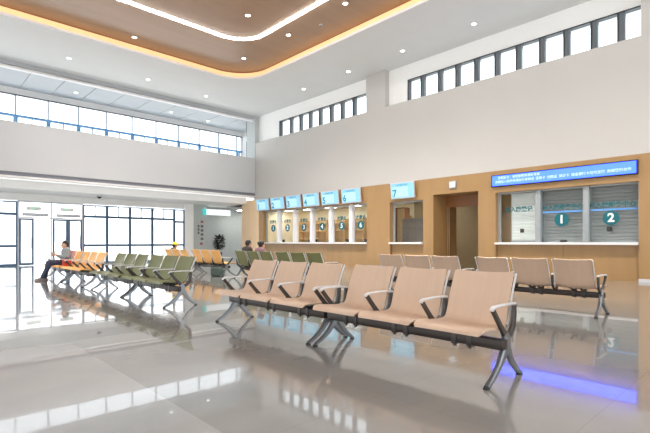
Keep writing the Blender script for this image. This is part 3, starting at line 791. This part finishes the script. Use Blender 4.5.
# ------------------------------------------------------------------ beam seating
PROF = [(-0.368, 0.398), (-0.366, 0.410), (-0.352, 0.423), (-0.315, 0.431), (-0.25, 0.430), (-0.15, 0.417), (-0.04, 0.408), (0.03, 0.408), (0.075, 0.418)]
PBACK = [(0.075, 0.418), (0.105, 0.438), (0.125, 0.475), (0.143, 0.53), (0.172, 0.62), (0.205, 0.71), (0.242, 0.79), (0.27, 0.842), (0.277, 0.852)]
SW = 0.285
def shell(prof, narrow_at=None, top=False, front=False):
    bm = new_bm(); th = 0.016; nx = 12
    n = len(prof); fr, bk = [], []
    for i, (y, z) in enumerate(prof):
        a = Vector(prof[max(i - 1, 0)]); b = Vector(prof[min(i + 1, n - 1)])
        t = (b - a).normalized(); nn = Vector((-t.y, t.x))
        hw = SW
        if front: hw = (SW + 0.03 * min(1, 2.2 * (n - 1 - i) / (n - 1))) - (0.028 if i == 0 else 0.015 if i == 1 else 0.006 if i == 2 else 0)
        if top: hw = SW - (0.014 if i == n - 1 else 0.005 if i == n - 2 else 0) - 0.012 * i / n
        ra, rb = [], []
        for k in range(nx + 1):
            s = -1 + 2 * k / nx
            curve = 0.020 * (s * s)                       # dished across the width
            ra.append(bm.verts.new((s * hw, y + nn.x * curve, z + nn.y * curve)))
            rb.append(bm.verts.new((s * hw, y + nn.x * (curve - th), z + nn.y * (curve - th))))
        fr.append(ra); bk.append(rb)
    for i in range(n - 1):
        for k in range(nx):
            bm.faces.new((fr[i][k], fr[i][k + 1], fr[i + 1][k + 1], fr[i + 1][k]))
            bm.faces.new((bk[i][k], bk[i + 1][k], bk[i + 1][k + 1], bk[i][k + 1]))
        bm.faces.new((fr[i][0], fr[i + 1][0], bk[i + 1][0], bk[i][0]))
        bm.faces.new((fr[i][nx], bk[i][nx], bk[i + 1][nx], fr[i + 1][nx]))
    for k in range(nx):
        bm.faces.new((fr[0][k], bk[0][k], bk[0][k + 1], fr[0][k + 1]))
        bm.faces.new((fr[-1][k], fr[-1][k + 1], bk[-1][k + 1], bk[-1][k]))
    return bm
def edge_rail(side):
    bm = new_bm()
    pts = [(y + 0.010, z - 0.004) for (y, z) in PBACK[1:]]
    sweep(bm, pts, (0.010, 0.024), side * (SW + 0.001))
    return bm
SEAT_ME, BACK_ME = {}, {}
seat0 = to_mesh('seat', shell(PROF, front=True), M['beige'], True, 50)
back0 = to_mesh('backrest', shell(PBACK, top=True), M['beige'], True, 50)
for c in ('beige', 'olive', 'orange', 'orange_red', 'yellow'):
    for d, src in ((SEAT_ME, seat0), (BACK_ME, back0)):
        me = src.copy(); me.materials.clear(); me.materials.append(M[c]); d[c] = me
RAIL_ME = {s: to_mesh('edge_trim', edge_rail(s), M['pad']) for s in (-1, 1)}
bm = new_bm()
sweep(bm, [(-0.225, 0.592), (-0.16, 0.52), (-0.085, 0.44), (-0.01, 0.365)], [(0.03, 0.042), (0.028, 0.044), (0.028, 0.048), (0.03, 0.06)])
sweep(bm, [(0.152, 0.592), (0.148, 0.5), (0.135, 0.43), (0.07, 0.365), (0.0, 0.345)], [(0.028, 0.05), (0.028, 0.055), (0.028, 0.055), (0.03, 0.05), (0.03, 0.05)])
ARM_ME = to_mesh('armrest', bm, M['strut'])
bm = new_bm()
sweep(bm, [(-0.245, 0.585), (-0.235, 0.602), (-0.20, 0.612), (-0.02, 0.616), (0.15, 0.612), (0.175, 0.604)], [(0.034, 0.013), (0.040, 0.016), (0.044, 0.018), (0.042, 0.016), (0.040, 0.017), (0.034, 0.014)])
PAD_ME = to_mesh('arm_pad', bm, M['pad'])
bm = new_bm()
sweep(bm, [(-0.02, 0.385), (0.0, 0.345), (0.0, 0.30)], [(0.04, 0.07), (0.045, 0.085), (0.045, 0.09)])
sweep(bm, [(0.01, 0.34), (-0.03, 0.25), (-0.12, 0.14), (-0.24, 0.055), (-0.325, 0.016)], [(0.05, 0.10), (0.048, 0.075), (0.044, 0.056), (0.042, 0.045), (0.045, 0.03)])
sweep(bm, [(-0.01, 0.33), (0.03, 0.24), (0.10, 0.14), (0.19, 0.06), (0.255, 0.016)], [(0.05, 0.09), (0.046, 0.066), (0.042, 0.05), (0.04, 0.042), (0.045, 0.03)])
LEG_ME = to_mesh('leg', bm, M['silver'])
bm = new_bm(); cyl(bm, (0, 0, 0), (0, 0, 0.016), 0.028, 0.024, 14)
FOOT_ME = to_mesh('foot_pad', bm, M['rubber'])
bm = new_bm(); box(bm, -1.0, 1.0, -0.12, -0.03, 0.262, 0.345, 0.008)
BEAM_ME = to_mesh('beam', bm, M['dark'])
bm = new_bm()
for s in (-0.07, 0.07):
    box(bm, s - 0.025, s + 0.025, -0.13, -0.02, 0.25, 0.36, 0.006)
    sweep(bm, [(-0.18, 0.395), (-0.12, 0.362), (0.0, 0.362), (0.08, 0.395)], (0.035, 0.028), s)
    cyl(bm, (s, -0.11, 0.252), (s, -0.11, 0.236), 0.016, n=8)
CLAMP_ME = to_mesh('bracket', bm, M['strut'])

def seat_unit(loc, rz, cols, label, group):
    t = thing('beam_bench', label, 'bench', loc, rz, group)
    def add(name, me, x=0.0, parent=t):
        o = bpy.data.objects.new(name, me); COL.objects.link(o); o.parent = parent; o.location = (x, 0, 0); return o
    add('beam', BEAM_ME)
    for i, c in enumerate(cols):
        x = (i - 1) * 0.645
        s = add('seat', SEAT_ME[c], x)
        b = add('backrest', BACK_ME[c], x)
        if c in ('orange_red', 'yellow'):
            nm = c.replace('_', ' '); s['label'] = nm + ' seat'; b['label'] = nm + ' backrest'
        for sd in (-1, 1): add('edge_trim', RAIL_ME[sd], 0, b)
        add('bracket', CLAMP_ME, x)
    for x in (-0.3225, 0.3225):
        a = add('armrest', ARM_ME, x); add('arm_pad', PAD_ME, 0, a)
    for x in (-0.97, 0.97):
        b = add('armrest', ARM_ME, x); add('arm_pad', PAD_ME, 0, b); a = add('leg', LEG_ME, x); add('foot_pad', FOOT_ME, 0, a).location = (0, -0.325, 0); add('foot_pad', FOOT_ME, 0, a).location = (0, 0.255, 0)
    return t
XA, XB = 3.55, 7.70
g1 = 'three-seat benches facing the entrance'; g2 = 'three-seat benches facing the counters'
seat_unit((XA, 2.60, 0), -PI / 2, ['beige'] * 3, 'beige three-seat bench nearest the viewpoint, at the right of the front pair', g1)
seat_unit((XA, 4.65, 0), -PI / 2, ['beige'] * 3, 'beige three-seat bench at the left of the front pair', g1)
seat_unit((XA, 8.35, 0), -PI / 2, ['olive'] * 3, 'olive green bench with near end closest to the beige front benches', g1)
seat_unit((XA, 10.395, 0), -PI / 2, ['olive'] * 3, 'olive green bench beside the orange bench in the front line', g1)
seat_unit((XA, 13.07, 0), -PI / 2, ['orange'] * 3, 'orange bench next to the olive benches in the front line', g1)
seat_unit((XA, 15.115, 0), -PI / 2, ['orange', 'orange_red', 'yellow'][::-1] if False else ['orange', 'orange_red', 'orange'], 'orange bench where the man with a phone sits', g1)
seat_unit((XB, 3.03, 0), PI / 2, ['beige'] * 3, 'rear beige bench seen from behind before shutters 1 and 2', g2)
seat_unit((XB, 5.24, 0), PI / 2, ['beige'] * 3, 'rear beige bench seen from behind before the doorway', g2)
seat_unit((XB, 8.94, 0), PI / 2, ['olive'] * 3, 'empty olive bench seen from behind before the six counters', g2)
seat_unit((XB, 10.985, 0), PI / 2, ['olive'] * 3, 'olive bench seen from behind with two people sitting on it', g2)
seat_unit((XB, 13.79, 0), PI / 2, ['orange'] * 3, 'distant orange bench with a dark bag by its end', g2)
seat_unit((XB, 16.03, 0), PI / 2, ['orange'] * 3, 'farthest orange bench where the person in a yellow cap sits', g2)

# ------------------------------------------------------------------ people
def remeshed(name, bm, m, voxel, dec=0.35, sm=6):
    me = bpy.data.meshes.new(name); bm.to_mesh(me); bm.free()
    o = bpy.data.objects.new(name, me); COL.objects.link(o)
    r = o.modifiers.new('r', 'REMESH'); r.mode = 'VOXEL'; r.voxel_size = voxel
    s = o.modifiers.new('s', 'SMOOTH'); s.factor = 0.5; s.iterations = sm
    d = o.modifiers.new('d', 'DECIMATE'); d.ratio = dec
    return eval_to(name, o, m)

def chain(bm, pts, rs):
    for i in range(len(pts) - 1): capsule(bm, pts[i], pts[i + 1], rs[i], rs[i + 1])

def person(loc, rz, label, shirt, hair='short', lean=0.10, look=0.10, dz=0.0, phone=True, legs='jeans', cap=False):
    t = thing('person', label, 'person', loc, rz, 'seated people')
    Vv = Vector
    hip = Vv((0, 0.0, 0.515)); waist = Vv((0, 0.03 - lean * .2, 0.66)); chest = Vv((0, 0.02 - lean * .6, 0.83 + dz)); neck = Vv((0, 0.0 - lean, 0.925 + dz)); head = Vv((0, -0.03 - lean, 1.035 + dz))
    sh = {s: Vv((s * 0.165, 0.02 - lean * .8, 0.875 + dz)) for s in (-1, 1)}
    el = {s: Vv((s * 0.215, -0.03 - lean, 0.655 + dz * .5)) for s in (-1, 1)}
    wr = {s: Vv((s * 0.085, -0.235 - lean, 0.725 + dz * .5)) for s in (-1, 1)}
    hp = {s: Vv((s * 0.085, 0.0, 0.50)) for s in (-1, 1)}
    kn = {s: Vv((s * 0.105, -0.40, 0.515)) for s in (-1, 1)}
    an = {s: Vv((s * 0.10, -0.56 - (0.04 if s > 0 else -0.06), 0.085)) for s in (-1, 1)}
    b = new_bm()
    chain(b, [hip, waist, chest], [0.125, 0.115, 0.125])
    chain(b, [chest, neck, head - Vv((0, 0, .03))], [0.11, 0.052, 0.05])
    # head
    vs = sphere(b, head, 0.076, 0.092, 0.112, 24, 16)
    sphere(b, head + Vv((0, -0.045, -0.055)), 0.052, 0.045, 0.05, 16, 10)        # jaw
    capsule(b, head + Vv((0, -0.085, 0.012)), head + Vv((0, -0.108, -0.025)), 0.010, 0.016)   # nose
    for s in (-1, 1):
        sphere(b, head + Vv((s * 0.078, 0.005, -0.01)), 0.014, 0.022, 0.034, 10, 8)            # ears
        sphere(b, head + Vv((s * 0.03, -0.078, 0.018)), 0.016, 0.012, 0.008, 10, 6)            # brow
        chain(b, [chest + Vv((s * .06, 0, .02)), sh[s], el[s], wr[s]], [0.07, 0.058, 0.044, 0.028])
        chain(b, [hp[s], kn[s], an[s]], [0.088, 0.062, 0.042])
        toe = an[s] + Vv((0, -0.15, -0.05)); chain(b, [an[s] + Vv((0, 0.02, -0.04)), toe], [0.04, 0.03])
        # palm and fingers curled up round the phone or the lap
        dirn = Vv((-s * 0.25, -0.8, 0.35)).normalized(); side = Vv((s * 0.0, 0.25, 1)).normalized()
        palm = wr[s] + dirn * 0.075
        chain(b, [wr[s], palm], [0.028, 0.034])
        for k, L in enumerate((0.030, 0.036, 0.034, 0.026)):
            root = palm + side * (0.028 - 0.018 * k) + dirn * 0.022
            mid = root + dirn * L; tip = mid + (dirn * 0.4 + Vv((-s * 0.9, 0, 0.1))).normalized() * L * 0.8
            chain(b, [root, mid, tip], [0.0105, 0.0098, 0.0085])
        th = palm + Vv((-s * 0.02, 0, 0.03)); chain(b, [palm - dirn * 0.03 + Vv((0, 0, .02)), th, th + dirn * 0.035 + Vv((-s * 0.012, 0, 0.008))], [0.014, 0.012, 0.0095])
    obj('body', remeshed('body', b, M['skin'], 0.0085, 0.3, 3), None, t)
    # shirt
    b = new_bm()
    chain(b, [hip + Vv((0, 0, .03)), waist, chest], [0.142, 0.135, 0.142])
    for s in (-1, 1):
        chain(b, [waist + Vv((s * .04, 0, 0)), chest + Vv((s * .06, 0, .0)), sh[s] + Vv((0, 0, -.005)), el[s], wr[s] + (el[s] - wr[s]) * 0.12], [0.115, 0.105, 0.074, 0.058, 0.043])
    chain(b, [chest, neck + Vv((0, 0.01, -0.03))], [0.12, 0.066])
    obj('shirt', remeshed('shirt', b, M[shirt], 0.014, 0.5, 5), None, t)
    b = new_bm()
    chain(b, [hip + Vv((-.05, .01, -.01)), hip + Vv((.05, .01, -.01))], [0.118, 0.118])
    for s in (-1, 1): chain(b, [hp[s], kn[s], an[s] + Vv((0, 0.005, 0.02))], [0.104, 0.077, 0.06])
    obj('trousers', remeshed('trousers', b, M[legs], 0.014, 0.5, 5), None, t)
    for s in (-1, 1):
        b = new_bm(); c = an[s]
        chain(b, [c + Vv((0, 0.035, -0.037)), c + Vv((0, -0.06, -0.042)), c + Vv((0, -0.165, -0.048))], [0.044, 0.042, 0.036])
        box(b, c.x - 0.042, c.x + 0.042, c.y - 0.20, c.y + 0.075, 0.0, 0.03, 0.01)
        obj('shoe', remeshed('shoe', b, M['shoe'], 0.008, 0.6, 3), None, t)
    # eyes, mouth
    b = new_bm()
    for s in (-1, 1): sphere(b, head + Vv((s * 0.030, -0.0845, 0.004)), 0.010, 0.007, 0.006, 10, 6)
    obj('eyes', b, M['black'], t)
    b = new_bm(); capsule(b, head + Vv((-0.018, -0.094, -0.055)), head + Vv((0.018, -0.094, -0.055)), 0.005, 0.005); obj('mouth', b, M['red_mark'], t)
    b = new_bm()
    sphere(b, head + Vv((0, 0.016, 0.022)), 0.086, 0.098, 0.108, 24, 16)
    kill = [v for v in b.verts if (v.co.z < head.z + 0.03 and v.co.y < head.y - (0.03 if phone else 0.058)) or v.co.z < head.z - (0.06 if phone else 0.11)]
    bmesh.ops.delete(b, geom=kill, context='VERTS')
    if hair == 'bun':
        sphere(b, head + Vv((0.0, 0.10, 0.05)), 0.05, 0.045, 0.05)
    ho = obj('hair', b, M['hair'], t)
    so = ho.modifiers.new('s', 'SOLIDIFY'); so.thickness = 0.012
    if cap:
        b = new_bm(); sphere(b, head + Vv((0, 0.012, 0.035)), 0.098, 0.112, 0.108, 24, 16)
        bmesh.ops.delete(b, geom=[v for v in b.verts if v.co.z < head.z + 0.03], context='VERTS')
        r = bmesh.ops.create_circle(b, cap_ends=True, radius=1, segments=20)
        for v in r['verts']: v.co = Vector((head.x + v.co.x * 0.075, head.y - 0.10 + v.co.y * 0.085, head.z + 0.035))
        co = obj('cap', b, M['cap'], t); so = co.modifiers.new('s', 'SOLIDIFY'); so.thickness = 0.01
    if phone:
        p = thing('mobile_phone', 'dark mobile phone held by the seated man', 'phone')
        q = new_bm(); box(q, -0.038, 0.038, -0.005, 0.005, -0.075, 0.075, 0.004); obj('case', q, M['black'], p)
        q = new_bm(); box(q, -0.034, 0.034, 0.005, 0.006, -0.068, 0.068); obj('display', q, M['screen'], p, False)
        mw = Matrix.Translation(Vector(loc)) @ Matrix.Rotation(rz, 4, 'Z')
        p.location = mw @ Vv((0, -0.325 - lean, 0.775)); p.rotation_euler = (math.radians(-35), 0, rz)
    return t
person((XA, 15.115, 0), -PI / 2, 'man in grey shirt and dark trousers looking down at a phone', 'shirt_grey', lean=-0.03)
person((XB + .0, 11.63, 0), PI / 2, 'person in dark jacket seen from behind on the left of two olive seats', 'shirt_dark', lean=0.02, dz=0.03, phone=False)
person((XB + .0, 10.94, 0), PI / 2, 'person with black hair and mauve top seen from behind on olive bench', 'shirt_pink', hair='bun', lean=0.02, dz=0.0, phone=False)
person((XB + .0, 16.86, 0), PI / 2, 'person in a yellow cap seen from behind on the farthest orange bench', 'shirt_dark', lean=0.08, dz=-0.05, phone=False, cap=True)

# bags
t = thing('duffel_bag', 'dark green bag on the floor at the end of distant orange bench', 'bag', (7.45, 13.0, 0), 0.3)
b = new_bm(); box(b, -0.13, 0.13, -0.2, 0.2, 0, 0.30, 0.07, 4); obj('body', b, M['bag'], t)
b = new_bm()
for s in (-1, 1):
    pts = [(-0.1, 0.27), (-0.085, 0.36), (0.0, 0.40), (0.085, 0.36), (0.1, 0.27)]
    sweep(b, pts, (0.02, 0.012), s * 0.05)
obj('handle', b, M['black'], t)
t = thing('shoulder_bag', 'red bag on the seat beside the man with a phone', 'bag', (XA - 0.05, 14.60, 0.41), 0.1)
b = new_bm(); box(b, -0.11, 0.09, -0.06, 0.16, 0, 0.20, 0.05, 4); obj('body', b, M['red_bag'], t)
b = new_bm(); sweep(b, [(-0.04, 0.17), (-0.02, 0.25), (0.05, 0.28), (0.12, 0.25), (0.14, 0.17)], (0.02, 0.01)); obj('strap', b, M['black'], t)

# pale building and trees beyond the glass (overexposed in the photograph)
t = thing('building', 'pale building far outside beyond the entrance glazing', 'building', (-2, 58, -0.05))
b = new_bm(); box(b, -30, 40, 0, 8, 0, 11); obj('wall', b, M['facade'], t, False)
for k in range(14):
    b = new_bm(); box(b, -27 + k * 4.6, -24.6 + k * 4.6, -0.05, 0.02, 1.2, 3.4); obj('window', b, M['facade_dark'], t, False)
    b = new_bm(); box(b, -27 + k * 4.6, -24.6 + k * 4.6, -0.05, 0.02, 5.2, 7.4); obj('window', b, M['facade_dark'], t, False)

# ------------------------------------------------------------------ light
w = bpy.data.worlds.new('sky'); scene.world = w; w.use_nodes = True
nt = w.node_tree; bg = nt.nodes['Background']
bg.inputs['Color'].default_value = (0.93, 0.97, 1.0, 1); bg.inputs['Strength'].default_value = 2.35
def area(name, loc, rot, sx, sy, power, col=(1, 1, 1)):
    L = bpy.data.lights.new(name, 'AREA'); L.shape = 'RECTANGLE'; L.size = sx; L.size_y = sy; L.energy = power; L.color = col
    o = bpy.data.objects.new(name, L); COL.objects.link(o); o.location = loc; o.rotation_euler = rot
    return o

for (x, y) in LAMPS:
    L = bpy.data.lights.new('downlight_lamp', 'SPOT'); L.energy = 1150 if y < 18.5 else 230; L.spot_size = math.radians(120); L.spot_blend = 1.0; L.shadow_soft_size = 0.15; L.color = (1.0, 0.95, 0.88)
    o = bpy.data.objects.new('downlight_lamp', L); COL.objects.link(o); o.location = (x, y, ZW - 0.04 if y < 18.5 else H - 0.04)
S = bpy.data.lights.new('sun', 'SUN'); S.energy = 6.5; S.angle = math.radians(1.5); S.color = (1, 0.97, 0.93)
o = bpy.data.objects.new('sun', S); COL.objects.link(o); o.rotation_euler = (math.radians(32), 0, math.radians(-6))

# ------------------------------------------------------------------ camera and view
cam = bpy.data.cameras.new('camera'); co = bpy.data.objects.new('camera', cam); COL.objects.link(co)
co.location = (0, 0, CAM_H); co.rotation_euler = (PI / 2, 0, math.radians(46.64 - 90))
cam.sensor_width = 36; cam.lens = FPX / 650 * 36; cam.shift_y = 25.5 / 650; cam.clip_end = 300
scene.camera = co
vs = scene.view_settings
scene.display_settings.display_device = 'sRGB'
vs.view_transform = 'Standard'; vs.look = 'None'; vs.gamma = 1; vs.use_curve_mapping = False
vs.exposure = 0.30
scene.cycles.max_bounces = 10; scene.cycles.diffuse_bounces = 6; scene.cycles.transparent_max_bounces = 16
